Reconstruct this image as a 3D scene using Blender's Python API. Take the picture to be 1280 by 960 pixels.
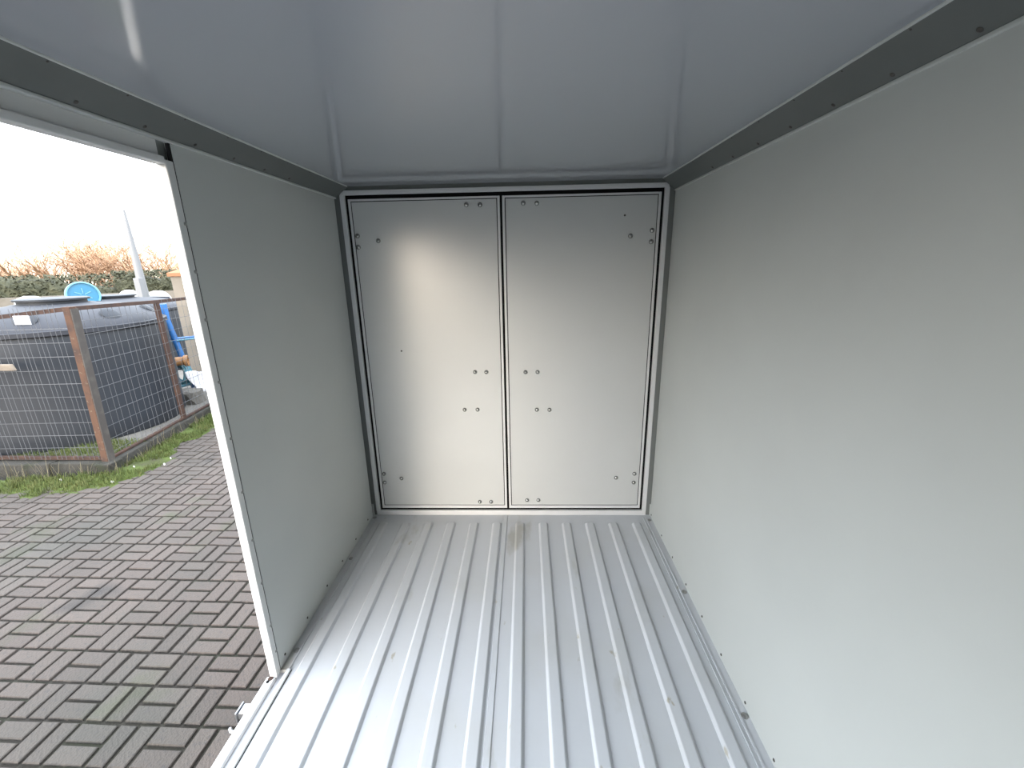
import bpy, bmesh, math, random
from mathutils import Vector, Matrix
random.seed(7)
for o in list(bpy.data.objects): bpy.data.objects.remove(o)
scene = bpy.context.scene
COL = scene.collection

# ------------------------------------------------------------------ camera
CAM = Vector((0, 0, 2.2))
PITCH, YAW, ROLL, FPX = .2748, -.0358, -.0194, 533.94
fw = Vector((math.sin(YAW)*math.cos(PITCH), math.cos(YAW)*math.cos(PITCH), -math.sin(PITCH)))
rt = Vector((math.cos(YAW), -math.sin(YAW), 0)); up = rt.cross(fw)
rt, up = math.cos(ROLL)*rt + math.sin(ROLL)*up, -math.sin(ROLL)*rt + math.cos(ROLL)*up
cd = bpy.data.cameras.new('camera'); cam = bpy.data.objects.new('camera', cd); COL.objects.link(cam)
cd.sensor_width = 36; cd.lens = FPX/1280*36; cd.clip_start = .02; cd.clip_end = 500
cam.matrix_world = Matrix(((rt.x, up.x, -fw.x, CAM.x), (rt.y, up.y, -fw.y, CAM.y), (rt.z, up.z, -fw.z, CAM.z), (0, 0, 0, 1)))
scene.camera = cam
def project(P):
    d = Vector(P) - CAM; z = d.dot(fw)
    return (640 + FPX*d.dot(rt)/z, 480 - FPX*d.dot(up)/z, z)
def at(u, v, dist):
    """world point seen at a photograph position, at a horizontal distance in metres"""
    d = fw + (u-640)/FPX*rt - (v-480)/FPX*up
    return CAM + d*(dist/math.hypot(d.x, d.y))

# ------------------------------------------------------------------ sky and sun
SUN_EL = math.radians(9); SUN_AZ = Vector((-.27, -.96)).normalized()   # towards the sun
w = bpy.data.worlds.new('world'); scene.world = w; w.use_nodes = True
nt = w.node_tree; nt.nodes.clear()
out = nt.nodes.new('ShaderNodeOutputWorld'); bg = nt.nodes.new('ShaderNodeBackground')
# thin bright overcast: about three times brighter overhead than at the warm horizon
tcw = nt.nodes.new('ShaderNodeTexCoord'); sep = nt.nodes.new('ShaderNodeSeparateXYZ'); rmp = nt.nodes.new('ShaderNodeValToRGB')
nt.links.new(tcw.outputs['Generated'], sep.inputs[0]); nt.links.new(sep.outputs[2], rmp.inputs[0])
cr = rmp.color_ramp; cr.elements[0].position = 0; cr.elements[0].color = (.34, .30, .25, 1)
cr.elements[1].position = 1; cr.elements[1].color = (.87, .94, 1.05, 1)
for p_, c_ in ((.10, (.42, .41, .39)), (.3, (.585, .64, .70)), (.6, (.77, .85, .95))):
    e = cr.elements.new(p_); e.color = (*c_, 1)
sky = nt.nodes.new('ShaderNodeTexSky'); sky.sky_type = 'NISHITA'; sky.sun_disc = False
sky.sun_elevation = SUN_EL; sky.sun_rotation = math.atan2(SUN_AZ.x, SUN_AZ.y)
sky.air_density = 1.0; sky.dust_density = 6.0; sky.ozone_density = 1.0
hs = nt.nodes.new('ShaderNodeHueSaturation'); hs.inputs['Saturation'].default_value = .35; hs.inputs['Value'].default_value = .05
mixw = nt.nodes.new('ShaderNodeMix'); mixw.data_type = 'RGBA'; mixw.blend_type = 'ADD'; mixw.inputs[0].default_value = 1.0
nt.links.new(sky.outputs[0], hs.inputs['Color']); nt.links.new(rmp.outputs[0], mixw.inputs[6]); nt.links.new(hs.outputs[0], mixw.inputs[7])
nt.links.new(mixw.outputs[2], bg.inputs[0]); nt.links.new(bg.outputs[0], out.inputs[0])
bg.inputs[1].default_value = 6.6
sl = bpy.data.lights.new('sun', 'SUN'); sl.energy = .58; sl.color = (1.0, .83, .60); sl.angle = math.radians(10)   # low sun, veiled by haze
so = bpy.data.objects.new('sun', sl); COL.objects.link(so); so.location = (20, -24, 12)
sd = Vector((SUN_AZ.x*math.cos(SUN_EL), SUN_AZ.y*math.cos(SUN_EL), math.sin(SUN_EL)))
so.rotation_euler = sd.to_track_quat('Z', 'Y').to_euler()
vs = scene.view_settings; vs.view_transform = 'Standard'; vs.look = 'None'; vs.gamma = 1; vs.exposure = 0.26; vs.use_curve_mapping = False

# ------------------------------------------------------------------ materials
def mat(name, col, rough=.5, metal=0, spec=.5, noise=None, bump=None, coat=0, rand=0, k=1):
    """noise = (scale, detail, colour2, lo, hi); bump = (scale, strength)"""
    col = tuple(c*k for c in col)
    if noise: noise = [(a[0], a[1], tuple(c*k for c in a[2]), *a[3:]) for a in (noise if isinstance(noise, list) else [noise])]
    m = bpy.data.materials.new(name); m.use_nodes = True; t = m.node_tree; b = t.nodes['Principled BSDF']
    b.inputs['Base Color'].default_value = (*col, 1); b.inputs['Roughness'].default_value = rough
    b.inputs['Metallic'].default_value = metal; b.inputs['Specular IOR Level'].default_value = spec
    if coat: b.inputs['Coat Weight'].default_value = coat; b.inputs['Coat Roughness'].default_value = .08
    tc = t.nodes.new('ShaderNodeTexCoord'); last = None
    if noise:
        if not isinstance(noise, list): noise = [noise]
        for (sc, det, c2, lo, hi, *mp) in noise:
            n = t.nodes.new('ShaderNodeTexNoise'); n.inputs['Scale'].default_value = sc; n.inputs['Detail'].default_value = det
            geo = t.nodes.new('ShaderNodeNewGeometry')
            if mp:
                mpn = t.nodes.new('ShaderNodeMapping'); mpn.inputs['Scale'].default_value = mp[0]
                t.links.new(geo.outputs['Position'], mpn.inputs[0]); t.links.new(mpn.outputs[0], n.inputs['Vector'])
            else: t.links.new(geo.outputs['Position'], n.inputs['Vector'])
            r = t.nodes.new('ShaderNodeValToRGB'); r.color_ramp.elements[0].position = lo; r.color_ramp.elements[1].position = hi
            t.links.new(n.outputs['Fac'], r.inputs[0])
            mx = t.nodes.new('ShaderNodeMix'); mx.data_type = 'RGBA'
            t.links.new(r.outputs[0], mx.inputs[0]); mx.inputs[7].default_value = (*c2, 1)
            if last: t.links.new(last, mx.inputs[6])
            else: mx.inputs[6].default_value = (*col, 1)
            last = mx.outputs[2]
    if rand:
        oi = t.nodes.new('ShaderNodeObjectInfo'); mr = t.nodes.new('ShaderNodeMapRange')
        mr.inputs[3].default_value = 1-rand; mr.inputs[4].default_value = 1+rand
        h = t.nodes.new('ShaderNodeHueSaturation'); t.links.new(oi.outputs['Random'], mr.inputs[0]); t.links.new(mr.outputs[0], h.inputs['Value'])
        if last: t.links.new(last, h.inputs['Color'])
        else: h.inputs['Color'].default_value = (*col, 1)
        last = h.outputs[0]
    if last: t.links.new(last, b.inputs['Base Color'])
    if bump:
        n = t.nodes.new('ShaderNodeTexNoise'); n.inputs['Scale'].default_value = bump[0]; n.inputs['Detail'].default_value = 6
        t.links.new(tc.outputs['Object'], n.inputs['Vector'])
        bp = t.nodes.new('ShaderNodeBump'); bp.inputs['Strength'].default_value = bump[1]; bp.inputs['Distance'].default_value = .01
        t.links.new(n.outputs['Fac'], bp.inputs['Height']); t.links.new(bp.outputs[0], b.inputs['Normal'])
    return m
M = {}
M['wall'] = mat('wall_panel', (.482, .502, .486), .42, noise=(2.2, 3, (.458, .477, .463), .35, .7))
M['door'] = mat('door_panel', (.475, .485, .48), .3, spec=.6, noise=(1.6, 4, (.45, .46, .456), .4, .7))
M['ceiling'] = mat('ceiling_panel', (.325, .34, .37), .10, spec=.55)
M['floor'] = mat('floor_sheet', (.50, .515, .535), .38, spec=.22, noise=[
    (3.2, 8, (.48, .49, .495), .5, .72), (6, 10, (.37, .365, .34), .63, .72, (1, .35, 1)), (23, 4, (.36, .34, .29), .70, .75, (1, .5, 1))])
M['white_metal'] = mat('white_profile', (.60, .605, .60), .35)
M['frame'] = mat('frame_profile', (.55, .555, .56), .32)
M['grey_plate'] = mat('grey_cove_plate', (.10, .11, .106), .55, noise=(5, 4, (.088, .098, .094), .4, .7))
M['grey_post'] = mat('grey_post', (.14, .15, .145), .5)
M['rubber'] = mat('black_rubber', (.005, .005, .005), .8, spec=.1)
M['groove'] = mat('dark_groove', (.02, .02, .02), .8, spec=.1)
M['screw'] = mat('screw_steel', (.33, .33, .32), .35, metal=.9)
M['bolt'] = mat('bolt_zinc', (.36, .36, .35), .25, metal=1)
M['darkscrew'] = mat('dark_screw', (.06, .055, .05), .5, metal=.3)
M['grey_channel'] = mat('grey_channel_metal', (.34, .35, .37), .4)
M['zinc'] = mat('bright_zinc', (.33, .34, .36), .35, metal=.8)
M['rust'] = mat('rusty_steel', (.135, .055, .032), k=0.22, rough=.85, noise=[(9, 6, (.24, .105, .05), .5, .7), (22, 4, (.07, .04, .035), .55, .7)])
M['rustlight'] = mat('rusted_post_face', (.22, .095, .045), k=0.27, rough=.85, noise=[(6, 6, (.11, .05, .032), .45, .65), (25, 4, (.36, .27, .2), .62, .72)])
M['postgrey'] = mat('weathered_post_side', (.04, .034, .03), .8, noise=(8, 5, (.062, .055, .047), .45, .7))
M['wire'] = mat('galvanised_wire', (.42, .43, .46), k=0.22, rough=.5, metal=.25)
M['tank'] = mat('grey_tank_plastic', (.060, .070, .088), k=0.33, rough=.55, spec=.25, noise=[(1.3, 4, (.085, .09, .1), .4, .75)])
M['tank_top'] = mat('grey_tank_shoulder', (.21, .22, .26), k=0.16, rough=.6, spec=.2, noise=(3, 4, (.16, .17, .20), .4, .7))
M['lid'] = mat('blue_lid_plastic', (.05, .36, .62), k=0.36, rough=.4)
M['lidrim'] = mat('pale_blue_rim', (.20, .50, .66), k=0.46, rough=.4)
M['bluetube'] = mat('blue_paint_tube', (.055, .25, .66), k=0.48, rough=.4)
M['cyan'] = mat('cyan_plastic', (.10, .33, .42), k=0.5, rough=.5)
M['orange'] = mat('orange_plastic', (.62, .30, .11), k=0.42, rough=.5)
M['paper'] = mat('white_sheet', (.78, .77, .80), k=0.7, rough=.7)
M['ink'] = mat('faint_grey_ink', (.5, .5, .52), .7)
M['plank'] = mat('weathered_timber', (.38, .31, .24), k=0.42, rough=.85, noise=(14, 5, (.26, .21, .16), .45, .65, (.3, 1, 1)))
M['paver'] = mat('concrete_paver', (.148, .115, .096), k=0.36, rough=.9, rand=.14, bump=(70, .7), noise=[
    (180, 2, (.185, .16, .145), .6, .75),
    (1.1, 4, (.108, .099, .082), .45, .7), (40, 3, (.092, .082, .076), .55, .8), (2.0, 5, (.088, .095, .05), .60, .76), (1.4, 2, (.055, .048, .044), .66, .73)])
M['joint'] = mat('mossy_joint_soil', (.030, .024, .016), k=0.45, rough=1, noise=(3, 5, (.024, .027, .01), .45, .7), bump=(90, .5))
M['earth'] = mat('dry_earth', (.17, .14, .10), k=0.4, rough=1, noise=(.6, 6, (.11, .13, .05), .4, .65), bump=(8, .5))
M['moss'] = mat('green_moss', (.085, .125, .012), k=0.36, rough=1, noise=[(7, 6, (.135, .195, .025), .4, .65), (3, 5, (.085, .075, .032), .55, .72)], bump=(50, 1))
M['blade'] = mat('grass_blade', (.135, .185, .018), k=0.36, rough=.8, noise=(5, 3, (.21, .22, .05), .45, .7))
M['straw'] = mat('dry_straw', (.38, .32, .19), k=0.33, rough=.9)
M['concrete'] = mat('concrete_slab', (.36, .335, .295), k=0.28, rough=.95, noise=[(3, 6, (.27, .25, .215), .4, .7), (1.6, 4, (.12, .15, .035), .58, .68)], bump=(30, .5))
M['kerb'] = mat('dirty_kerb_concrete', (.16, .145, .115), k=0.15, rough=.95, noise=[(6, 6, (.085, .08, .05), .4, .65), (3, 4, (.09, .12, .03), .55, .68), (11, 3, (.42, .39, .33), .68, .74)], bump=(30, 1))
M['beige'] = mat('beige_render', (.46, .40, .33), k=0.34, rough=.95, noise=[(3, 5, (.38, .33, .26), .4, .7)], bump=(40, .3))
M['cream'] = mat('cream_render', (.66, .64, .60), .9)
M['ochre'] = mat('ochre_render', (.62, .45, .25), .9)
M['terracotta'] = mat('terracotta_cap', (.62, .27, .13), k=0.36, rough=.9)
M['hedge'] = mat('hedge_foliage', (.075, .078, .030), k=0.42, rough=.8, noise=(2, 4, (.12, .115, .05), .4, .68))
M['bark'] = mat('winter_bark', (.46, .29, .18), k=0.8, rough=.9)
M['pole'] = mat('pole_grey', (.52, .53, .55), k=0.3, rough=.5)
M['white'] = mat('white_gelcoat', (.82, .82, .84), k=0.4, rough=.3)
M['carglass'] = mat('dark_window', (.03, .035, .05), .15)
M['skin'] = mat('truck_outer_skin', (.70, .71, .70), .4)
M['chassis'] = mat('chassis_black', (.03, .03, .03), .6)
M['litter'] = mat('pale_litter', (.75, .74, .70), k=0.5, rough=.8)
M['leaf'] = mat('dead_leaf', (.10, .075, .045), .9)

# ------------------------------------------------------------------ mesh helpers
class MB:
    def __init__(s): s.v = []; s.f = []
    def add(s, vs, fs):
        n = len(s.v); s.v += [tuple(a) for a in vs]; s.f += [tuple(n+i for i in f) for f in fs]; return s
    def box(s, x0, x1, y0, y1, z0, z1):
        return s.add([(x0,y0,z0),(x1,y0,z0),(x1,y1,z0),(x0,y1,z0),(x0,y0,z1),(x1,y0,z1),(x1,y1,z1),(x0,y1,z1)],
                     [(3,2,1,0),(4,5,6,7),(0,1,5,4),(1,2,6,5),(2,3,7,6),(3,0,4,7)])
    def prism(s, prof, axis, a0, a1):
        """closed 2-D profile swept along an axis ('x': profile is (y,z); 'y': (x,z); 'z': (x,y))"""
        k = len(prof)
        def P(p, a): return {'x': (a, p[0], p[1]), 'y': (p[0], a, p[1]), 'z': (p[0], p[1], a)}[axis]
        vs = [P(p, a0) for p in prof] + [P(p, a1) for p in prof]
        fs = [(i, (i+1) % k, k+(i+1) % k, k+i) for i in range(k)] + [tuple(range(k-1, -1, -1)), tuple(range(k, 2*k))]
        return s.add(vs, fs)
    def tube(s, pts, rads, n=8, cap=True):
        pts = [Vector(p) for p in pts]
        if not isinstance(rads, (list, tuple)): rads = [rads]*len(pts)
        vs = []; fs = []
        for i, p in enumerate(pts):
            t = (pts[min(i+1, len(pts)-1)] - pts[max(i-1, 0)]).normalized()
            a = t.orthogonal().normalized() if abs(t.z) > .9 else t.cross(Vector((0,0,1))).normalized()
            b = t.cross(a)
            for k in range(n):
                an = 2*math.pi*(k+.5)/n; vs.append(p + rads[i]*(math.cos(an)*a + math.sin(an)*b))
        for i in range(len(pts)-1):
            for k in range(n): fs.append((i*n+k, i*n+(k+1) % n, (i+1)*n+(k+1) % n, (i+1)*n+k))
        if cap: fs += [tuple(range(n-1, -1, -1)), tuple(range((len(pts)-1)*n, len(pts)*n))]
        return s.add(vs, fs)
    def lathe(s, prof, n=48, c=(0,0,0)):
        vs = []; fs = []
        for r, z in prof:
            for k in range(n): a = 2*math.pi*k/n; vs.append((c[0]+r*math.cos(a), c[1]+r*math.sin(a), c[2]+z))
        for i in range(len(prof)-1):
            for k in range(n): fs.append((i*n+k, i*n+(k+1) % n, (i+1)*n+(k+1) % n, (i+1)*n+k))
        fs += [tuple(range(n-1, -1, -1)), tuple(range((len(prof)-1)*n, len(prof)*n))]
        return s.add(vs, fs)
    def mesh(s, name, smooth=False):
        m = bpy.data.meshes.new(name); m.from_pydata(s.v, [], s.f)
        bm = bmesh.new(); bm.from_mesh(m); bmesh.ops.recalc_face_normals(bm, faces=bm.faces); bm.to_mesh(m); bm.free()
        if smooth:
            m.polygons.foreach_set('use_smooth', [True]*len(m.polygons))
            try: m.set_sharp_from_angle(angle=math.radians(40))
            except Exception: pass
        return m
    def build(s, name, mt, parent=None, smooth=False, bevel=0):
        return link(name, s.mesh(name, smooth), mt, parent, bevel)
def link(name, me, mt, parent=None, bevel=0, loc=None, rot=None):
    if mt and not me.materials: me.materials.append(M[mt])
    o = bpy.data.objects.new(name, me); COL.objects.link(o)
    if parent: o.parent = parent
    if loc is not None: o.location = loc
    if rot is not None: o.rotation_euler = rot
    if bevel:
        b = o.modifiers.new('bevel', 'BEVEL'); b.width = bevel; b.segments = 2; b.limit_method = 'ANGLE'
    return o
def tag(o, label, cat, group=None, kind=None):
    o['label'] = label
    if cat: o['category'] = cat
    if group: o['group'] = group
    if kind: o['kind'] = kind
    return o
def struct(o, label=None):
    o['kind'] = 'structure'
    if label: o['label'] = label
    return o
def empty(name, loc=(0,0,0)):
    o = bpy.data.objects.new(name, None); COL.objects.link(o); o.location = loc; o.empty_display_size = .1; return o
def B(x0, x1, y0, y1, z0, z1): return MB().box(x0, x1, y0, y1, z0, z1)

# ================================================================== THE BOX BODY
XL, XR, YB, ZF, ZC, ZW, YJ, YR = -.964, .746, 2.336, .70, 2.591, 2.541, 1.266, -1.58
ZH = 2.474; YO = 1.235; YE = -1.40          # opening: head height, edges
WT = .026
FX0, FX1, FZ0, FZ1 = -.945, .721, ZF-.002, 2.573
# floor: sheet with raised ribs
floor = struct(B(XL+.03, XR+.03, YR, YB+.06, ZF-.04, ZF).build('floor', 'floor'), 'light grey ribbed sheet metal floor of the box body')
rib = MB(); RH = .011; rs = .010
for i in range(12):
    x0 = -.903 + .1378*i; x1 = x0 + .058; ye = 2.245; ys = YR + .03
    b = MB(); z = ZF - .0005
    base = [(x0, ys), (x1, ys), (x1, ye-.012), (x1-.012, ye), (x0+.012, ye), (x0, ye-.012)]
    top = [(x0+rs, ys+rs), (x1-rs, ys+rs), (x1-rs, ye-.012-rs), (x1-.012-rs*.7, ye-rs), (x0+.012+rs*.7, ye-rs), (x0+rs, ye-.012-rs)]
    k = 6
    b.add([(x, y, z) for x, y in base] + [(x, y, ZF+RH) for x, y in top], [(j, (j+1) % k, k+(j+1) % k, k+j) for j in range(k)] + [tuple(range(k, 2*k))])
    b.build('rib', 'floor', floor, bevel=.003)
sb = MB().prism([(-.152, ZF-.001), (-.148, ZF+.004), (-.128, ZF+.004), (-.124, ZF-.001)], 'y', YR+.03, 2.32)
sb.build('seam_strip', 'floor', floor)
for x0, x1 in ((XR-.034, XR-.028), (XR-.05, XR-.046)):
    B(x0, x1, YR+.03, 2.30, ZF-.001, ZF+.004).build('edge_ridge', 'floor', floor)
for x0, x1 in ((XL+.028, XL+.034),):
    B(x0, x1, YO+.02, 2.30, ZF-.001, ZF+.004).build('edge_ridge', 'floor', floor)
B(XL-.03, XL+.031, YO+.03, YB+.06, ZF-.04, ZF).build('side_flange', 'floor', floor)
# screw and bolt heads: small domes with a washer flange (axis +z), shared meshes
dome = MB().lathe([(.0052, 0), (.0052, .001), (.004, .0022), (.002, .003), (.001, .0033)], 10).mesh('screw_head', True)
dome.materials.append(M['darkscrew'])
soft = dome.copy(); soft.materials.clear(); soft.materials.append(M['screw'])
big = MB().lathe([(.012, 0), (.012, .002), (.008, .005), (.004, .0065), (.0015, .007)], 12).mesh('floor_screw_head', True)
big.materials.append(M['screw'])
boltm = MB().lathe([(.0125, 0), (.0125, .003), (.0105, .0065), (.007, .0098), (.003, .0115), (.0012, .0118)], 12).mesh('bolt_head', True)
boltm.materials.append(M['bolt'])
RX = (0, math.pi/2, 0); RXN = (0, -math.pi/2, 0); RYN = (math.pi/2, 0, 0)
for x, y in ((-.948, 2.296), (-.947, 1.916), (-.947, 1.352), (.728, 2.274), (.730, 1.689), (.732, 1.118), (.732, .5)):
    link('floor_screw', big, None, floor, loc=(x, y, ZF))

# left wall: panel, header, jamb post
wl = struct(B(XL-WT, XL, YJ+.003, 2.306, ZF, ZW).build('wall_left', 'wall', bevel=.0015), 'grey side wall panel right of the doorway')
B(XL-WT, XL-.008, YR, 1.228, ZH+.02, ZW).build('header_panel', 'white_metal', wl)
B(XL-WT-.02, XL-.018, 1.228, YJ+.01, ZH+.015, ZW).build('corner_post', 'grey_post', wl)
B(XL-WT, XL, YR, YE, ZF, ZW).build('rear_panel', 'wall', wl)
MB().box(XL-WT-.02, XL-.02, 2.300, YB+.06, ZF-.02, ZC+.03).box(XL-.03, FX0+.002, YB-.006, YB+.05, ZF-.02, ZC+.03).build('end_post', 'grey_post', wl)
B(XL-.016, XL+.004, 2.318, 2.334, ZF, ZF+.075).build('bracket', 'wall', wl)
for y in (2.225, 2.037, 1.854, 1.677, 1.485, 1.305): link('screw', dome, None, wl, loc=(XL, y, ZF+.033), rot=RX)
# jamb and header profile round the doorway
jp = struct(B(XL-WT, XL+.002, YO, YJ-.003, ZF, ZH+.012).build('trim_1', 'white_metal', bevel=.003), 'white metal edge profile of the side doorway')
B(XL-WT, XL+.002, YE, YO, ZH, ZH+.02).build('head_profile', 'white_metal', jp, bevel=.003)
B(XL-WT, XL+.002, YE-.03, YE, ZF, ZH+.02).build('rear_jamb', 'white_metal', jp, bevel=.003)
for z in (.80, .919, 1.108, 1.288, 1.475, 1.67, 1.86, 2.054, 2.194, 2.325): link('screw', soft, None, jp, loc=(XL+.002, YJ-.008, z), rot=RX)
B(XL-.012, XL-.002, YJ-.003, YJ+.003, ZF, ZW).build('dark_joint', 'groove', jp)
# right wall
wr = struct(B(XR, XR+.03, YR, 2.322, ZF, ZW).build('wall_right', 'wall', bevel=.0015), 'plain light grey right side wall panel')
MB().box(XR+.018, XR+.05, 2.30, YB+.06, ZF-.02, ZC+.03).box(FX1-.002, XR+.03, YB-.006, YB+.05, ZF-.02, ZC+.03).build('end_post', 'grey_post', wr)
B(XR-.004, XR+.016, 2.322, 2.334, ZF, ZF+.075).build('bracket', 'wall', wr)
for y in (2.296, 2.093, 1.909, 1.715, 1.524, 1.337, 1.148, .97, .78, .59): link('screw', dome, None, wr, loc=(XR, y, ZF+.021), rot=RXN)
# bulkhead behind the camera, outer skin, roof
wf = struct(B(XL-.02, XR+.03, YR-.03, YR, ZF-.04, ZC+.06).build('wall_front', 'wall'), 'bulkhead at the cab end of the box')
# ceiling
ce = struct(B(XL+.068, XR-.068, YR, YB-.013, ZC, ZC+.03).build('ceiling', 'ceiling'), 'glossy light grey ceiling panel')
B(XL-.03, XR+.06, YR-.03, YB+.08, ZC+.03, ZC+.06).build('roof_skin', 'skin', ce)
for x0, x1 in ((XL+.062, XL+.072), (XR-.072, XR-.062)):
    B(x0, x1, YR, YB-.024, ZC-.004, ZC+.004).build('edge_bead', 'wall', ce, bevel=.002)
for n, s, x in (('trim_2', 1, XL), ('trim_3', -1, XR)):
    prof = [(x-s*.012, ZW-.001), (x+s*.004, ZW-.001), (x+s*.069, ZC-.002), (x+s*.069, ZC+.03), (x-s*.012, ZC+.03)]
    t = struct(MB().prism(prof, 'y', YR, 2.322).build(n, 'grey_plate'), 'dark grey sloping cove plate along the %s edge of the ceiling' % ('left' if s > 0 else 'right'))
    B(min(x-s*.01, x+s*.006), max(x-s*.01, x+s*.006), YR, 2.318, ZW-.009, ZW-.001).build('edge_lip', 'wall', t, bevel=.002)
    nrm = Vector((s*(ZC-ZW), 0, -.065)).normalized(); q = nrm.to_track_quat('Z', 'Y').to_euler()
    for k in range(9):
        y = .837 + .17*k - .34
        link('screw', dome, None, t, loc=(x+s*.013, y, ZW+.0065), rot=q)
        link('screw', dome, None, t, loc=(x+s*.063, y+.08, ZC-.0065), rot=q).scale = (.5, .5, .5)
# door frame at the end
fr = struct(B(FX0, FX0+.024, YB-.012, YB+.05, FZ0+.03, FZ1-.02).build('trim_4', 'frame', bevel=.003), 'light grey metal frame round the double doors')
B(FX1-.024, FX1, YB-.012, YB+.05, FZ0+.03, FZ1-.02).build('frame_post', 'frame', fr, bevel=.003)
B(FX0+.004, FX1-.004, YB-.012, YB+.05, FZ1-.022, FZ1).build('frame_head', 'frame', fr, bevel=.003)
B(FX0, FX1, YB-.010, YB+.06, FZ0, FZ0+.033).build('sill', 'frame', fr, bevel=.004)
B(FX0-.03, FX1+.05, YB+.0, YB+.05, FZ1, ZC+.03).build('head_backing', 'grey_post', fr)
B(FX0+.01, FX1-.01, YB+.0045, YB+.05, FZ0+.01, FZ1-.01).build('gasket', 'rubber', fr)
# two door leaves
leaves = (('door_1', -.908, -.128, [(-.877,2.354),(-.879,2.298),(-.77,2.328),(-.299,2.493),(-.229,2.491),(-.291,1.614),(-.227,1.613),(-.361,1.389),(-.286,1.389),(-.876,.98),(-.877,.921),(-.771,.948),(-.296,.788),(-.226,.788)], 'left leaf of the light grey double doors'),
          ('door_2', -.116, .684, [(-.009,2.494),(.06,2.492),(.54,2.325),(.648,2.35),(.647,2.295),(-.006,1.61),(.062,1.61),(.057,1.386),(.13,1.385),(.531,.95),(.639,.976),(.638,.918),(-.004,.799),(.065,.799)], 'right leaf of the light grey double doors'))
LZ0, LZ1 = .744, 2.532; G = .013
for n, x0, x1, bolts, lab in leaves:
    d = struct(B(x0+G+.0045, x1-G-.0045, YB, YB+.028, LZ0+G+.0095, LZ1-G-.0015).build(n, 'door'), lab)
    B(x0, x0+G, YB-.002, YB+.028, LZ0, LZ1).build('edge_profile', 'frame', d, bevel=.002)
    B(x1-G, x1, YB-.002, YB+.028, LZ0, LZ1).build('edge_profile', 'frame', d, bevel=.002)
    B(x0+G, x1-G, YB-.002, YB+.028, LZ1-G+.003, LZ1).build('edge_profile', 'frame', d, bevel=.002)
    B(x0+G, x1-G, YB-.002, YB+.028, LZ0, LZ0+G+.005).build('edge_profile', 'frame', d, bevel=.002)
    B(x0+G-.001, x1-G+.001, YB+.0022, YB+.027, LZ0+G, LZ1-G+.005).build('groove', 'groove', d)
    for bx, bz in bolts: link('bolt', boltm, None, d, loc=(bx, YB, bz), rot=RYN)
    if n == 'door_2':
        link('screw', dome, None, d, loc=(.506, YB, 2.425), rot=RYN)
    else:
        link('screw', dome, None, d, loc=(-.70, YB, 1.74), rot=RYN)
# threshold of the side doorway
th = struct(B(-1.0, -.968, YE, YO, ZF-.045, ZF+.002).build('trim_5', 'white_metal', bevel=.004), 'white metal threshold of the side doorway')
B(-.970, -.936, YE, YO+.03, ZF-.04, ZF-.014).build('channel', 'grey_channel', th)
B(-.937, -.922, YE, YO+.03, ZF-.02, ZF+.010).build('inner_lip', 'white_metal', th, bevel=.003)
B(-.9215, -.9195, YE, YO+.03, ZF-.02, ZF+.002).build('joint', 'groove', th)
MB().lathe([(.006, 0), (.006, .002), (.003, .003)], 10, c=(-.985, YO-.022, ZF+.002)).build('hole', 'rubber', th)
rustspot = MB().lathe([(.011, 0), (.009, .0012), (.004, .0015)], 9, c=(-.982, YO-.008, ZF+.002)).build('rust_spot', 'rustlight', th)
la = MB().prism([(-1.0, .655), (-1.0, .69), (-1.028, .69), (-1.036, .68), (-1.036, .655)], 'y', 1.105, 1.142).build('latch_bracket', 'zinc', th, bevel=.003)
B(-1.040, -1.034, 1.10, 1.147, .648, .692).build('latch_plate', 'zinc', la, bevel=.002)
MB().tube([(-1.0, 1.055, .672), (-1.024, 1.055, .672), (-1.036, 1.066, .672)], .006, 8).build('latch_pin', 'zinc', th, True)
# unseen solid chassis block, added to keep low sun from passing under the box
ch = struct(B(XL+.02, XR, YR, YB, .26, ZF-.04).build('chassis', 'chassis'), 'unseen dark chassis block added under the box to stop low sun')

# ================================================================== THE YARD
gr = struct(B(-70, 40, -40, 90, -.3, -.035).build('ground', 'earth'), 'earth of the yard')
pv = struct(B(-9.5, 2.5, -6, 7.2, -.06, -.014).build('paving', 'joint'), 'grey basket weave block paving of the yard')
CX, CY, ROT = .2085, .2005, math.radians(-1.2)
O = Vector((-2.684, 1.967)); ca, sa = math.cos(ROT), math.sin(ROT)
def W2(a, b): return (O.x + ca*a - sa*b, O.y + sa*a + ca*b)
def pavmesh(n, lx, ly, seed):
    r = random.Random(seed); hx, hy = lx/2, ly/2; b = .004; z1 = 0.0
    v = []
    for (sx, sy) in ((-1,-1), (1,-1), (1,1), (-1,1)): v.append((sx*hx, sy*hy, -.03))
    for (sx, sy) in ((-1,-1), (1,-1), (1,1), (-1,1)): v.append((sx*hx+r.uniform(-.0015,.0015), sy*hy+r.uniform(-.0015,.0015), z1-b))
    for (sx, sy) in ((-1,-1), (1,-1), (1,1), (-1,1)): v.append((sx*(hx-b), sy*(hy-b), z1+r.uniform(-.001,.001)))
    f = []
    for L in (0, 4):
        for k in range(4): f.append((L+k, L+(k+1) % 4, L+4+(k+1) % 4, L+4+k))
    f.append((8, 9, 10, 11))
    m = MB().add(v, f).mesh(n); m.materials.append(M['paver']); return m
J = .018
pm = {0: [pavmesh('brick', CX-J, CY/2-J, s) for s in range(4)], 1: [pavmesh('brick', CX/2-J, CY-J, s+9) for s in range(4)]}
cand = []
rng = random.Random(3)
KX, KY = -4.60, 4.10      # kerb corner
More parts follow.
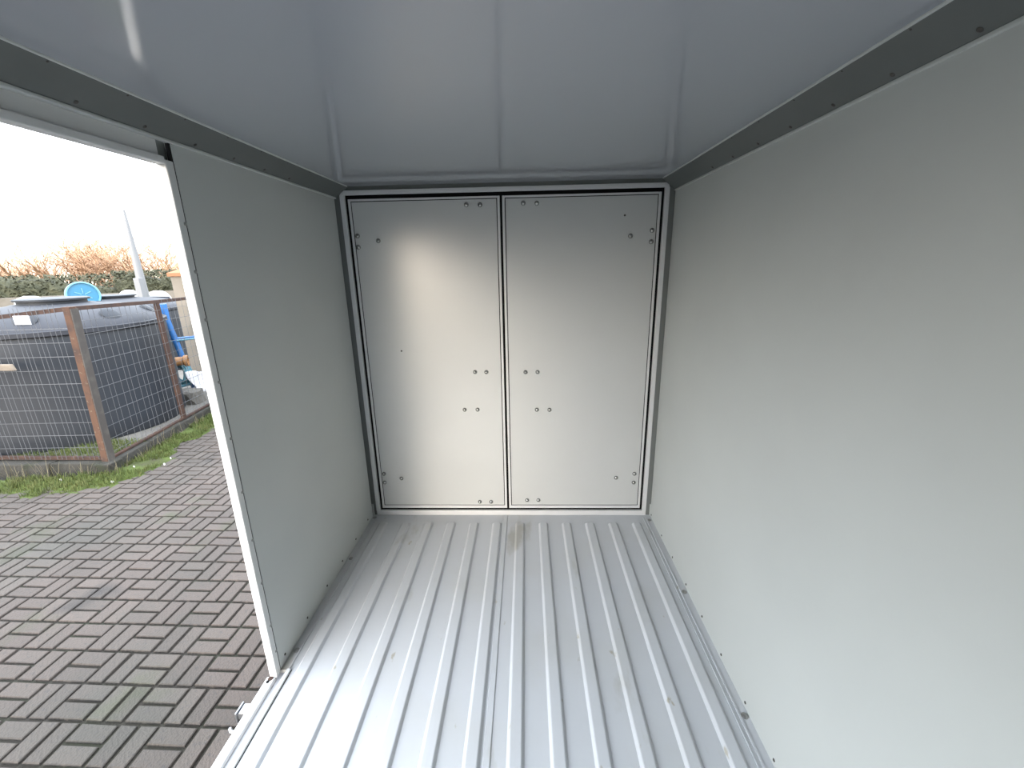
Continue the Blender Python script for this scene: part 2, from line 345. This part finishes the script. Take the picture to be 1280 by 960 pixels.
for i in range(-26, 10):
    for j in range(-22, 21):
        par = (i + j) % 2
        # cell below the row line at O (i = 0, j = -2): long sides along y
        yl = (par == 0)
        for h in (0, 1):
            if yl: a, b = i*CX + CX*(.25 + .5*h), (j+.5)*CY
            else: a, b = (i+.5)*CX, j*CY + CY*(.25 + .5*h)
            x, y = W2(a, b)
            if y > KY-.02 and x < KX + .0 - (y-KY)*.13: continue
            if x > 2.0 or x > XL-.1 and y > 2.5 and False: continue
            cand.append((x, y, 1 if yl else 0, rng.uniform(-.0025, .0025), rng.uniform(-.012, .012), rng.uniform(-.012, .012), rng.uniform(-.008, .008), rng.randrange(4)))
def seen(x, y):
    u, v, z = project((x, y, 0))
    if z < .1 or not (-15 < u < 352 and 500 < v < 975): return False
    uj = 345 - (845-v)*.2095
    if v < 845: return u < uj + 2
    return u < 345 - (v-845)*.66 + 4
vis = sorted([c for c in cand if seen(c[0], c[1])], key=lambda c: (c[0]**2 + c[1]**2))
near = vis[:298]; ns = set(id(c) for c in near)
for (x, y, k, dz, tx, ty, rz, s) in near:
    link('brick', pm[k][s], None, pv, loc=(x, y, dz), rot=(tx, ty, ROT+rz))
rest = MB()
for c in cand:
    if id(c) in ns: continue
    x, y, k, dz, tx, ty, rz, s = c
    me = pm[k][s]; rotm = Matrix.Rotation(ROT+rz, 3, 'Z')
    rest.add([rotm @ v.co + Vector((x, y, dz + v.co.x*tx)) for v in me.vertices], [tuple(p.vertices) for p in me.polygons])
ro = rest.build('far_bricks', 'paver', pv); ro['kind'] = 'stuff'

# kerb and slab under the tank cage
A = Vector((-4.62, 4.16)); SD = Vector((-.135, 1.0)).normalized(); SN = Vector((SD.y, -SD.x))
kb = struct(empty('kerb', (A.x, A.y, 0)), 'low dirty concrete kerb under the mesh cage')
def local(o, P): return (P[0]-o.location.x, P[1]-o.location.y, P[2]-o.location.z)
x = A.x; k = 0
while x > -8.5:
    L = .72; m = MB(); j = rng.uniform(-.012, .012)
    vs = [(x-L+.01, A.y+j, -.05), (x, A.y+j, -.05), (x, A.y+.17, -.05), (x-L+.01, A.y+.17, -.05)]
    vs = vs + [(a, b+(.015 if b < A.y+.1 else 0), .145+rng.uniform(-.012, .008)) for a, b, c in vs]
    m.add([local(kb, v) for v in vs], [(3,2,1,0),(4,5,6,7),(0,1,5,4),(1,2,6,5),(2,3,7,6),(3,0,4,7)])
    m.build('kerb_stone', 'kerb', kb, bevel=.012); x -= L
t = 0
while t < 3.2:
    L = .68; m = MB(); j = rng.uniform(-.012, .012)
    q = [A + SD*t + SN*j, A + SD*(t+L-.012) + SN*j, A + SD*(t+L-.012) - SN*.17, A + SD*t - SN*.17]
    vs = [(p.x, p.y, -.05) for p in q] + [(p.x-(.015 if n < 2 else 0), p.y, .145+rng.uniform(-.015, .008)) for n, p in enumerate(q)]
    m.add([local(kb, v) for v in vs], [(3,2,1,0),(4,5,6,7),(0,1,5,4),(1,2,6,5),(2,3,7,6),(3,0,4,7)])
    m.build('kerb_stone', 'kerb', kb, bevel=.012); t += L
q = [(A.x-.16, A.y+.15), (A.x-.16-.135*4.5, A.y+4.5), (-9, A.y+4.5), (-9, A.y+.15)]
slab = struct(MB().prism(q, 'z', -.05, .135).build('slab', 'concrete'), 'pale concrete slab under the round tank')

# ---- mesh cage
P1 = Vector((-4.735, 4.268, .15)); P2 = Vector((-4.919, 5.617, .15)); PL = Vector((-7.4, 4.31, .15))
fe = tag(empty('mesh_cage', P1), 'rusty steel mesh cage standing round the big grey tank', 'fence')
def rel(*p): return tuple(Vector(p) - P1)
def fbuild(m, name, mt, par=None, smooth=False, bevel=0):
    m.v = [tuple(Vector(v) - P1) for v in m.v]; return m.build(name, mt, par or fe, smooth, bevel)
H1, H2, HL = 1.86, 1.81, 1.60
LEAN = .075      # the corner post leans a little
def lean(m): m.v = [(x+LEAN*(z-.15)/1.7, y, z) for x, y, z in m.v]; return m
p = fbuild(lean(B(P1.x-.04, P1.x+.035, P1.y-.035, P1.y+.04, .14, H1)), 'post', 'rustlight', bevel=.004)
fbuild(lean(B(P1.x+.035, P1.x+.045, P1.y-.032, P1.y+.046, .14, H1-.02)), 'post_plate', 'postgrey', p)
fbuild(B(P2.x-.025, P2.x+.025, P2.y-.025, P2.y+.025, .14, H2), 'post', 'rust', bevel=.004)
fbuild(B(PL.x-.03, PL.x+.03, PL.y-.03, PL.y+.03, .14, HL), 'post', 'rust', bevel=.004)
def bar(a, b, h, t):      # rectangular rail between two points
    a, b = Vector(a), Vector(b); d = (b-a).normalized(); n = Vector((-d.y, d.x, 0)).normalized()*t/2; u = Vector((0, 0, h/2))
    return MB().add([a-n-u, a+n-u, a+n+u, a-n+u, b-n-u, b+n-u, b+n+u, b-n+u], [(0,1,2,3),(7,6,5,4),(0,4,5,1),(1,5,6,2),(2,6,7,3),(3,7,4,0)])
P3 = P2 + (P2-P1)*1.1
def zt(x): return H1 - .02 + (HL-H1)*(x-P1.x)/(PL.x-P1.x)
fbuild(bar((P1.x+LEAN, P1.y, H1-.02), (PL.x, PL.y, HL-.02), .042, .04), 'rail', 'rust')
fbuild(bar((P1.x+LEAN, P1.y, H1-.02), (P2.x, P2.y, H2-.01), .042, .04), 'rail', 'rust')
fbuild(bar((P2.x, P2.y, H2-.01), (P3.x, P3.y, H2-.02), .042, .04), 'rail', 'rust')
fbuild(bar((P1.x, P1.y, .175), (PL.x, PL.y, .175), .035, .035), 'rail', 'rust')
fbuild(bar((P1.x, P1.y, .158), (P3.x, P3.y, .158), .02, .045), 'rail', 'rust')
wr_ = .0028
x = P1.x - .07; n = 0
while x > PL.x + .03:
    fbuild(MB().tube([(x, P1.y-.025, .17), (x+rng.uniform(-.006, .006), P1.y-.025, zt(x)+.06)], wr_, 4), 'upright_wire', 'wire'); n += 1
    x -= .052 if n % 3 else .085
def strands(z0, z1, dz):
    z = z0
    while z < z1: yield z; z += dz
for k, z in enumerate(strands(.31, 1.75, .147)):
    fbuild(MB().tube([(P1.x+LEAN*z/1.85, P1.y-.029, z+.01), (P1.x-1.3, P1.y-.025, z-.008), (PL.x, PL.y-.029, z*(HL/H1))], wr_*(1.15 if k % 2 else .9), 4), 'cross_wire', 'wire')
for (a, b, nn, ph) in ((P1, P2, 15, .05), (P2, P3, 15, .06)):
    for k in range(nn):
        t = (k+.8 + (.12 if k % 3 else -.12))/(nn+.6); q = a.lerp(b, t)
        fbuild(MB().tube([(q.x+.03, q.y, .18), (q.x+.03, q.y, H1-.03-.05*t)], wr_, 4), 'upright_wire', 'wire')
    for k, z in enumerate(strands(.23, 1.75, .147)):
        fbuild(MB().tube([(a.x+.034, a.y, z), (b.x+.034, b.y, z-.01)], wr_*(1.1 if k % 2 else .85), 4), 'cross_wire', 'wire')
# sign and plank on the cage
sp = at(37, 397, 7.18); sg = tag(empty('sign', (sp.x, P1.y-.04, 0)), 'small white sign fixed under the rusty top rail of the cage', 'sign')
sc = Vector((-5.15, 4.225, 1.735)); sg.location = sc
B(-.085, .085, -.004, .004, -.045, .045).build('sign_plate', 'paper', sg, bevel=.002)
for dx in (-.03, .02): B(dx-.006, dx+.006, -.0055, -.004, -.012, .014).build('print_mark', 'ink', sg)
pk = tag(MB().add([(-6.6,4.20,1.205),(-5.40,4.205,1.21),(-5.39,4.232,1.21),(-6.6,4.236,1.205),(-6.6,4.20,1.285),(-5.43,4.205,1.275),(-5.415,4.232,1.278),(-6.6,4.236,1.285)],
         [(3,2,1,0),(4,5,6,7),(0,1,5,4),(1,2,6,5),(2,3,7,6),(3,0,4,7)]).build('timber_plank', 'plank', bevel=.004), 'weathered timber plank lying across the front mesh of the cage', 'plank')

# ---- tanks
def tank(name, c, r, z0, zs, ztop, label, boss=True, ribs=True):
    t = tag(empty(name, (c[0], c[1], z0)), label, 'tank', 'plastic tanks in the yard')
    h = zs - z0
    body = [(r*.985, 0), (r, .03)]
    for k in range(1, 6): body.append((r*(1 if k % 2 else 1.0), h*k/6))
    body += [(r, h-.04), (r*.985, h)]
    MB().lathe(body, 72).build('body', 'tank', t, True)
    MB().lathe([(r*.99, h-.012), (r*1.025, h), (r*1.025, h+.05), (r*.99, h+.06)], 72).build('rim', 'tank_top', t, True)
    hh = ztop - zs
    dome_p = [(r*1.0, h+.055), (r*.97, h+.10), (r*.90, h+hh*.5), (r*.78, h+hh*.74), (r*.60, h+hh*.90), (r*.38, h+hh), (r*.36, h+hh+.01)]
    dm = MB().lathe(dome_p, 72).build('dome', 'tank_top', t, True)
    MB().lathe([(r*.30, h+hh-.01), (r*.30, h+hh+.05), (r*.33, h+hh+.052), (r*.33, h+hh+.075), (r*.30, h+hh+.082), (r*.05, h+hh+.085)], 40).build('hatch', 'tank', t, True)
    if boss:
        for k in range(8):
            a = -1.0 + k*math.pi/4; rr = r*.86
            m = MB().lathe([(.11, -.03), (.10, .02), (.07, .035), (.02, .037)], 16).build('moulded_boss', 'tank', t, True)
            m.location = (rr*math.cos(a), rr*math.sin(a), h+hh*.57); m.rotation_euler = Vector((math.cos(a)*.75, math.sin(a)*.75, .8)).to_track_quat('Z', 'Y').to_euler()
    return t
tank('storage_tank', (-6.2, 5.5), 1.10, .135, 1.50, 1.80, 'big round dark grey tank right behind the rusty mesh')
tank('storage_tank', (-9.1, 9.3), 1.25, -.03, 1.36, 1.62, 'dark grey tank further back that carries the upright blue lid', boss=False)
# the blue lid standing on edge on the tank behind
lc = at(104, 369, 12.5); ln = (CAM - lc); ln.z = 0; ln.normalize(); ln = (ln + Vector((.25, .1, .12))).normalized()
lid = tag(empty('tank_lid', lc), 'sky blue round lid standing on edge on top of a grey tank', 'lid')
lid.rotation_euler = ln.to_track_quat('Z', 'Y').to_euler()
MB().lathe([(.255, -.03), (.262, 0), (.255, .02), (.01, .021)], 40).build('disc', 'lid', lid, True)
rm = MB().lathe([(.235, .018), (.24, .045), (.262, .045), (.27, .03), (.268, -.035), (.255, -.04)], 40); rm.f = rm.f[:-2]
rm.build('rim', 'lidrim', lid, True)
for a in (.5, 1.57, 2.64, 3.67, 5.76):
    m = B(.03, .14, -.008, .008, .018, .028).build('moulded_rib', 'lidrim', lid); m.rotation_euler = (0, 0, a)

# ---- blue tube frame, fittings and sheet behind the right post
D0 = 8.7
bf = tag(empty('tube_frame', at(243, 484, D0)), 'bright blue tubular steel frame leaning behind the cage post', 'frame')
def tb(pts, r, name, mt, par):
    m = MB().tube([Vector(p) - bf.location for p in pts], r, 10); return m.build(name, mt, par, True)
up_ = tb([at(204, 380, D0), at(209, 401, D0), at(243, 484, D0)], .045, 'upright', 'bluetube', bf)
tb([at(212, 424, D0), at(232, 422, D0+.1), at(262, 419, D0+.4)], .018, 'cross_tube', 'bluetube', bf)
tb([at(214, 427, D0), at(236, 424, D0-.1), at(262, 421, D0-.1)], .013, 'cross_tube', 'lidrim', bf)
tb([at(222, 483, D0-.1), at(240, 478, D0), at(262, 471, D0+.2)], .040, 'foot_tube', 'lidrim', bf)
o1 = at(221, 452, D0-.2); oc = tag(empty('pipe_coupling', o1), 'orange pipe coupling with an open end beside the blue frame', 'pipe fitting')
m = MB().lathe([(.075, -.16), (.08, -.1), (.07, -.08), (.07, .09), (.09, .1), (.09, .15), (.06, .15), (.055, .05)], 20).build('sleeve', 'orange', oc, True); m.rotation_euler = (0, math.pi/2, .5)
hc = at(226, 467, D0-.05); hw = tag(empty('hose_coil', hc), 'blue green coiled hose below the orange coupling', 'hose')
for k in range(4):
    pts = [Vector((.12*math.cos(a)*(1+.02*k), .04*k-.06+.015*math.sin(3*a), .16*math.sin(a))) for a in [2*math.pi*i/22 for i in range(23)]]
    MB().tube(pts, .022, 8).build('coil', 'cyan', hw, True)
# drooping sheet
c0, c1, c2, c3 = at(231, 465, D0-.2), at(262, 464, D0+.1), at(262, 490, D0), at(242, 485, D0-.15)
m = MB(); N = 8; vs = []
for i in range(N+1):
    for j in range(N+1):
        a, b = i/N, j/N; P = c0.lerp(c1, a).lerp(c3.lerp(c2, a), b)
        P = P + Vector((.03*math.sin(a*7+b*2), .04*math.sin(a*5-b*4), .012*math.sin(a*9))); vs.append(P)
m.add(vs, [(i*(N+1)+j, (i+1)*(N+1)+j, (i+1)*(N+1)+j+1, i*(N+1)+j+1) for i in range(N) for j in range(N)])
sh = tag(m.build('plastic_sheet', 'paper', smooth=True), 'crumpled white plastic sheet hanging by the blue frame foot', 'sheet')
so_ = sh.modifiers.new('thickness', 'SOLIDIFY'); so_.thickness = .004
# pillar and rendered wall
pc = at(228, 338, 10.3)
pl = tag(empty('gate_pillar', (pc.x, pc.y, 0)), 'tall beige rendered pillar with an orange cap beside the doorway edge', 'pillar')
B(-.14, .24, -.15, .23, -.05, 2.10).build('shaft', 'beige', pl, bevel=.01)
MB().add([(-.17,-.18,2.09),(.27,-.18,2.09),(.27,.26,2.09),(-.17,.26,2.09),(-.17,-.18,2.15),(.27,-.18,2.15),(.27,.26,2.15),(-.17,.26,2.15),(.05,.04,2.26)],
         [(3,2,1,0),(0,1,5,4),(1,2,6,5),(2,3,7,6),(3,0,4,7),(4,5,8),(5,6,8),(6,7,8),(7,4,8)]).build('cap', 'terracotta', pl)
yw = struct(B(pc.x+.2, pc.x+9, pc.y+.0, pc.y+.18, -.05, 1.72).build('yard_wall', 'beige'), 'beige rendered yard wall beyond the cage')
B(pc.x+.2, pc.x+9, pc.y-.03, pc.y+.21, 1.72, 1.77).build('coping', 'beige', yw)
rb = tag(empty('rubble_block', tuple(at(236, 492, 8.4))[:2] + (0,)), 'rough broken concrete block lying at the foot of the blue frame', 'rubble')
bm = bmesh.new(); bmesh.ops.create_icosphere(bm, subdivisions=2, radius=.22)
for v in bm.verts: v.co = Vector((max(-.19, min(.19, v.co.x*1.1)), max(-.14, min(.14, v.co.y)), max(-.1, min(.13, v.co.z)))) + Vector((rng.uniform(-.015,.015), rng.uniform(-.015,.015), rng.uniform(-.015,.015)))
me = bpy.data.meshes.new('block'); bm.to_mesh(me); bm.free(); o = link('block', me, 'concrete', rb); o.location = (0, 0, .22)
# ---- far things
def far_dir(u, v): 
    d = fw + (u-640)/FPX*rt - (v-480)/FPX*up; return d/math.hypot(d.x, d.y)
# lamp pole with a box at its foot
pb = at(183, 378, 15); ptp = at(163, 263, 15)
po = tag(empty('pole', (pb.x, pb.y, 0)), 'slender tapering grey pole rising behind the cage', 'pole')
MB().tube([(0, 0, -.05), (0, 0, 1.2), (0, 0, 2.4), (.0, 0, ptp.z)], [.115, .11, .085, .03], 12).build('shaft', 'pole', po, True)
bx = at(176, 360, 14.8); B(bx.x-pb.x-.09, bx.x-pb.x+.06, bx.y-pb.y-.07, bx.y-pb.y+.07, 1.2, 2.02).build('equipment_box', 'pole', po, bevel=.01)
# white caravan-like low vehicles
def vehicle(u0, u1, vtop, dist, label, glass=True):
    a, b = at(u0, vtop, dist), at(u1, vtop, dist); mid = (a+b)/2; L = (b-a).length
    o = tag(empty('parked_car', (mid.x, mid.y, 0)), label, 'car', 'parked cars beyond the cage'); o.rotation_euler = (0, 0, math.atan2(b.y-a.y, b.x-a.x))
    h = mid.z; hw = .85
    prof = [(-L*.75, .3), (-L*.75, h*.58), (-L*.52, h*.66), (-L*.34, h*.94), (-L*.1, h), (L*.25, h*.99), (L*.46, h*.9), (L*.62, h*.66), (L*.72, h*.6), (L*.72, .3)]
    MB().prism([(x, z) for x, z in prof], 'y', -hw, hw).build('body', 'white', o, bevel=.06)
    MB().prism([(-L*.47, h*.68), (-L*.32, h*.9), (L*.42, h*.87), (L*.56, h*.68)], 'y', -hw-.01, hw+.01).build('window', 'carglass', o)
    for sx in (-.45, .45):
        for sy in (-1, 1):
            m = MB().lathe([(.29, -.1), (.31, -.06), (.31, .06), (.29, .1), (.05, .11)], 20).build('wheel', 'chassis', o, True); m.location = (L*sx, sy*(hw-.08), .3); m.rotation_euler = (math.pi/2, 0, 0)
    return o
vehicle(142, 176, 363, 19, 'white parked car with a rounded roof left of the grey pole')
vehicle(178, 212, 364, 21, 'white parked car roof between the grey pole and the pillar')
vehicle(8, 60, 371, 20, 'white parked car at the left behind the grey tanks')
# low wall under the hedge, hedge
hA, hB = at(-60, 366, 27), at(260, 366, 27)
hd = (hB-hA); hd.z = 0; hL = hd.length; hang = math.atan2(hd.y, hd.x)
lw = struct(B(0, hL, -.1, .1, -.05, at(100, 368, 27).z).build('boundary_wall', 'beige'), 'pale low boundary wall below the hedge'); lw.location = (hA.x, hA.y, 0); lw.rotation_euler = (0, 0, hang)
def hedge(n0, n1, h, label, seed):
    r = random.Random(seed); m = MB(); x0, x1 = n0*hL, n1*hL; nx = int((x1-x0)/.35); ns = 12
    vs = []
    for i in range(nx+1):
        hh = h*(min(1, .72+min(i, nx-i)*.1))*(1 + .10*math.sin(i*.37+seed) + .06*math.sin(i*1.1))
        for k in range(ns):
            a = 2*math.pi*k/ns
            vs.append((x0 + (x1-x0)*i/nx + r.uniform(-.1, .1), 1.15 + .75*math.cos(a)*(1+r.uniform(-.12, .12)), .1 + hh*.5*(1+math.sin(a)*(1+r.uniform(-.05, .05)))))
    m.add(vs, [(i*ns+k, (i+1)*ns+k, (i+1)*ns+(k+1) % ns, i*ns+(k+1) % ns) for i in range(nx) for k in range(ns)] + [tuple(range(ns)), tuple(range(nx*ns, (nx+1)*ns))])
    for _ in range(2600):      # leaf sprays
        a = r.uniform(-.3, math.pi+.9); xx = r.uniform(x0, x1)
        c = Vector((xx, 1.15 - .8*math.cos(a), .1 + h*.5*(1+math.sin(a)) + r.uniform(-.05, .16)))
        s = r.uniform(.04, .11); d1 = Vector((r.uniform(-1,1), r.uniform(-1,1), r.uniform(-.3,1))).normalized()*s; d2 = d1.orthogonal().normalized()*s*.5
        m.add([c-d1, c+d2, c+d1, c-d2], [(0,1,2,3)])
    o = tag(m.build('hedge', 'hedge'), label, 'hedge', 'hedges on the boundary'); o.location = (hA.x, hA.y, 0); o.rotation_euler = (0, 0, hang); return o
hedge(0, .57, 1.85, 'long brownish green hedge at the left below the bare trees', 1)
hedge(.575, .97, 1.98, 'denser dark green hedge between the blue lid and the pillar', 2)
# bare winter trees
def tree(u, vtop, dist, spread, label, seed, dens=1.0):
    r = random.Random(seed); base = at(u, 360, dist); H = at(u, vtop, dist).z*1.2
    o = tag(empty('bare_tree', (base.x, base.y, 0)), label, 'tree', 'bare trees beyond the hedge')
    tr = MB(); br = MB()
    def grow(p, d, L, rad, lev, m):
        q = p + d*L; mid = p + d*L*.5 + Vector((r.uniform(-1,1), r.uniform(-1,1), r.uniform(-.3,.5)))*L*.07
        m.tube([p, mid, q], [rad, rad*.85, rad*.62], 5 if lev < 2 else 3, cap=False)
        if lev >= 5 or L < .10: return
        n = r.choice((2, 3)) if lev < 3 else 2
        for k in range(n):
            nd = (d + Vector((r.uniform(-1,1)*spread, r.uniform(-1,1)*spread, r.uniform(-.15,.55)))*.75).normalized()
            grow(p + d*L*r.uniform(.55, 1), nd, L*r.uniform(.6, .88), rad*.68, lev+1, br)
    ns = r.choice((4, 5, 5))
    for k in range(ns):
        d = Vector((r.uniform(-.55,.55)*spread, r.uniform(-.55,.55)*spread, 1)).normalized()
        grow(Vector((r.uniform(-.25,.25), r.uniform(-.25,.25), 0)), d, H*.40*r.uniform(.85, 1.1), .085, 0, tr)
    zm = max(v[2] for v in br.v)
    for m in (tr, br): m.v = [(x, y, z*H/zm) for x, y, z in m.v]
    tr.build('trunk', 'bark', o, True); br.build('branches', 'bark', o)
    return o
TR = [(8, 330, 34, 1.0, 'low bare tree at the left edge of the sky'), (33, 324, 36, .8, 'narrow bare tree second from the left edge'),
      (66, 318, 33, 1.1, 'spreading bare tree left of the blue lid'), (104, 303, 34, 1.2, 'tallest bare tree right above the blue lid'),
      (124, 309, 38, 1.1, 'bare tree just right of the tallest one'), (146, 307, 34, 1.2, 'fan shaped bare tree left of the grey pole'),
      (160, 312, 40, 1.0, 'bare tree directly behind the grey pole'), (184, 307, 33, 1.1, 'bare tree between the grey pole and the pillar'),
      (203, 311, 33, .9, 'dense reddish bare tree behind the orange capped pillar'), (216, 318, 36, .9, 'bare tree hard against the white doorway edge')]
for i, (u, v, d, s, l) in enumerate(TR): tree(u, v, d, s, l, 40+i)

# ================================================================== moss, weeds, litter
mr = random.Random(11)
from mathutils import noise as mnoise
def edge_dist(x, y):
    """distance outwards from the kerb face"""
    d1 = (A.y - y) if x < A.x else None
    s = (Vector((x, y)) - A); d2 = s.dot(SN); al = s.dot(SD)
    if x < A.x and al < 0: return A.y - y
    if al < 0: return math.hypot(max(0, x-A.x), A.y-y)
    return d2
def mossw(x, y): return .34 + .30*(mnoise.noise(Vector((x*1.3, y*1.3, 3))))+ .12*mnoise.noise(Vector((x*6, y*6, 1))) + (.10 if x < -5 else 0)
mm = MB(); step = .035; grid = {}
def mh(x, y):
    e = edge_dist(x, y)
    if e < -.03 or e > .8: return None
    wd = mossw(x, y)
    k = 1 - e/max(wd, .05)
    if k < -.08: return None
    return -.014 + .055*max(0, min(1, k*1.6))**.8 + .012*mnoise.noise(Vector((x*14, y*14, 0)))
xs = [-7.2 + i*step for i in range(int(3.6/step))]; ys = [3.2 + j*step for j in range(int(3.9/step))]
for i, x in enumerate(xs):
    for j, y in enumerate(ys):
        h = mh(x, y)
        if h is not None: grid[(i, j)] = len(mm.v); mm.v.append((x, y, h))
for (i, j) in list(grid):
    if all(k in grid for k in ((i+1, j), (i+1, j+1), (i, j+1))): mm.f.append((grid[(i, j)], grid[(i+1, j)], grid[(i+1, j+1)], grid[(i, j+1)]))
mo = mm.build('moss', 'moss', smooth=True); tag(mo, 'bright green moss growing along the kerb over the paving', 'moss', kind='stuff')
gb = MB(); sw = MB()
def blade(m, x, y, z, h, lean, wd):
    a = mr.uniform(0, 6.28); dx, dy = math.cos(a), math.sin(a); b = a+1.57
    ox, oy = math.cos(b)*wd, math.sin(b)*wd
    m.add([(x-ox, y-oy, z-.01), (x+ox, y+oy, z-.01), (x+dx*lean*.5+ox*.6, y+dy*lean*.5+oy*.6, z+h*.6), (x+dx*lean*.5-ox*.6, y+dy*lean*.5-oy*.6, z+h*.6), (x+dx*lean, y+dy*lean, z+h)], [(0,1,2,3), (3,2,4)])
cnt = 0
while cnt < 9000:
    x, y = mr.uniform(-7.1, -3.7), mr.uniform(3.3, 7.0); h = mh(x, y)
    if h is None or h < .0: continue
    if mnoise.noise(Vector((x*2.2, y*2.2, 9))) < -.32: cnt += .3; continue
    blade(gb, x, y, h, mr.uniform(.015, .06), mr.uniform(.005, .04), .003); cnt += 1
tag(gb.build('grass', 'blade'), 'short green grass tufts growing in the moss strip', 'grass', kind='stuff')
for _ in range(220):
    t = mr.random()
    if t < .6: x, y = mr.uniform(-6.9, A.x+.1), A.y - mr.uniform(0, .08)
    else:
        q = A + SD*mr.uniform(0, 1.6) + SN*mr.uniform(0, .08); x, y = q
    blade(sw, x, y, .02, mr.uniform(.06, .24), mr.uniform(.02, .14), .0022)
for _ in range(900):   # grass inside the cage corner
    q = Vector((mr.uniform(-5.9, -4.8), mr.uniform(4.33, 4.75)))
    if (q - Vector((-6.2, 5.5))).length < 1.14: continue
    blade(gb, q.x, q.y, .135, mr.uniform(.02, .06), mr.uniform(.005, .04), .003)
tag(sw.build('dry_weeds', 'straw'), 'straw coloured dry weeds sprouting along the kerb face', 'weeds', kind='stuff')
cg = MB()
for _ in range(3200):
    q = Vector((mr.uniform(-6.0, -4.78), mr.uniform(4.34, 4.85)))
    if (q - Vector((-6.2, 5.5))).length < 1.13: continue
    blade(cg, q.x, q.y, .135, mr.uniform(.02, .07), mr.uniform(.005, .04), .003)
tag(cg.build('cage_grass', 'blade'), 'patch of grass inside the corner of the cage by the tank', 'grass', kind='stuff')
# litter on the moss
for (u, v, s, lab) in ((205, 578, .011, 'white scrap of litter on the moss towards the doorway edge'), (213, 571, .010, 'tiny pale scrap of litter on the paving near the doorway edge'),
                       (168, 585, .010, 'pale scrap of litter on the moss below the kerb corner'), (76, 601, .010, 'white scrap of litter on the moss in front of the cage'), (140, 601, .014, 'flat pale scrap at the edge of moss and paving')):
    d = fw + (u-640)/FPX*rt - (v-480)/FPX*up; P = CAM + d*((.035-CAM.z)/d.z)
    h = mh(P.x, P.y); z = max(h if h is not None else 0, .002)+.012
    m = MB(); k = 7; ring = [(s*mr.uniform(.7, 1.4)*math.cos(2*math.pi*i/k), s*mr.uniform(.5, 1)*math.sin(2*math.pi*i/k)) for i in range(k)]
    m.add([(a, b, -.012) for a, b in ring] + [(a*.8, b*.8, mr.uniform(.004, .012)) for a, b in ring], [(i, (i+1) % k, k+(i+1) % k, k+i) for i in range(k)] + [tuple(range(k, 2*k)), tuple(range(k-1, -1, -1))])
    o = m.build('litter', 'litter'); o.location = (P.x, P.y, z); tag(o, lab, 'litter', 'scraps of litter')
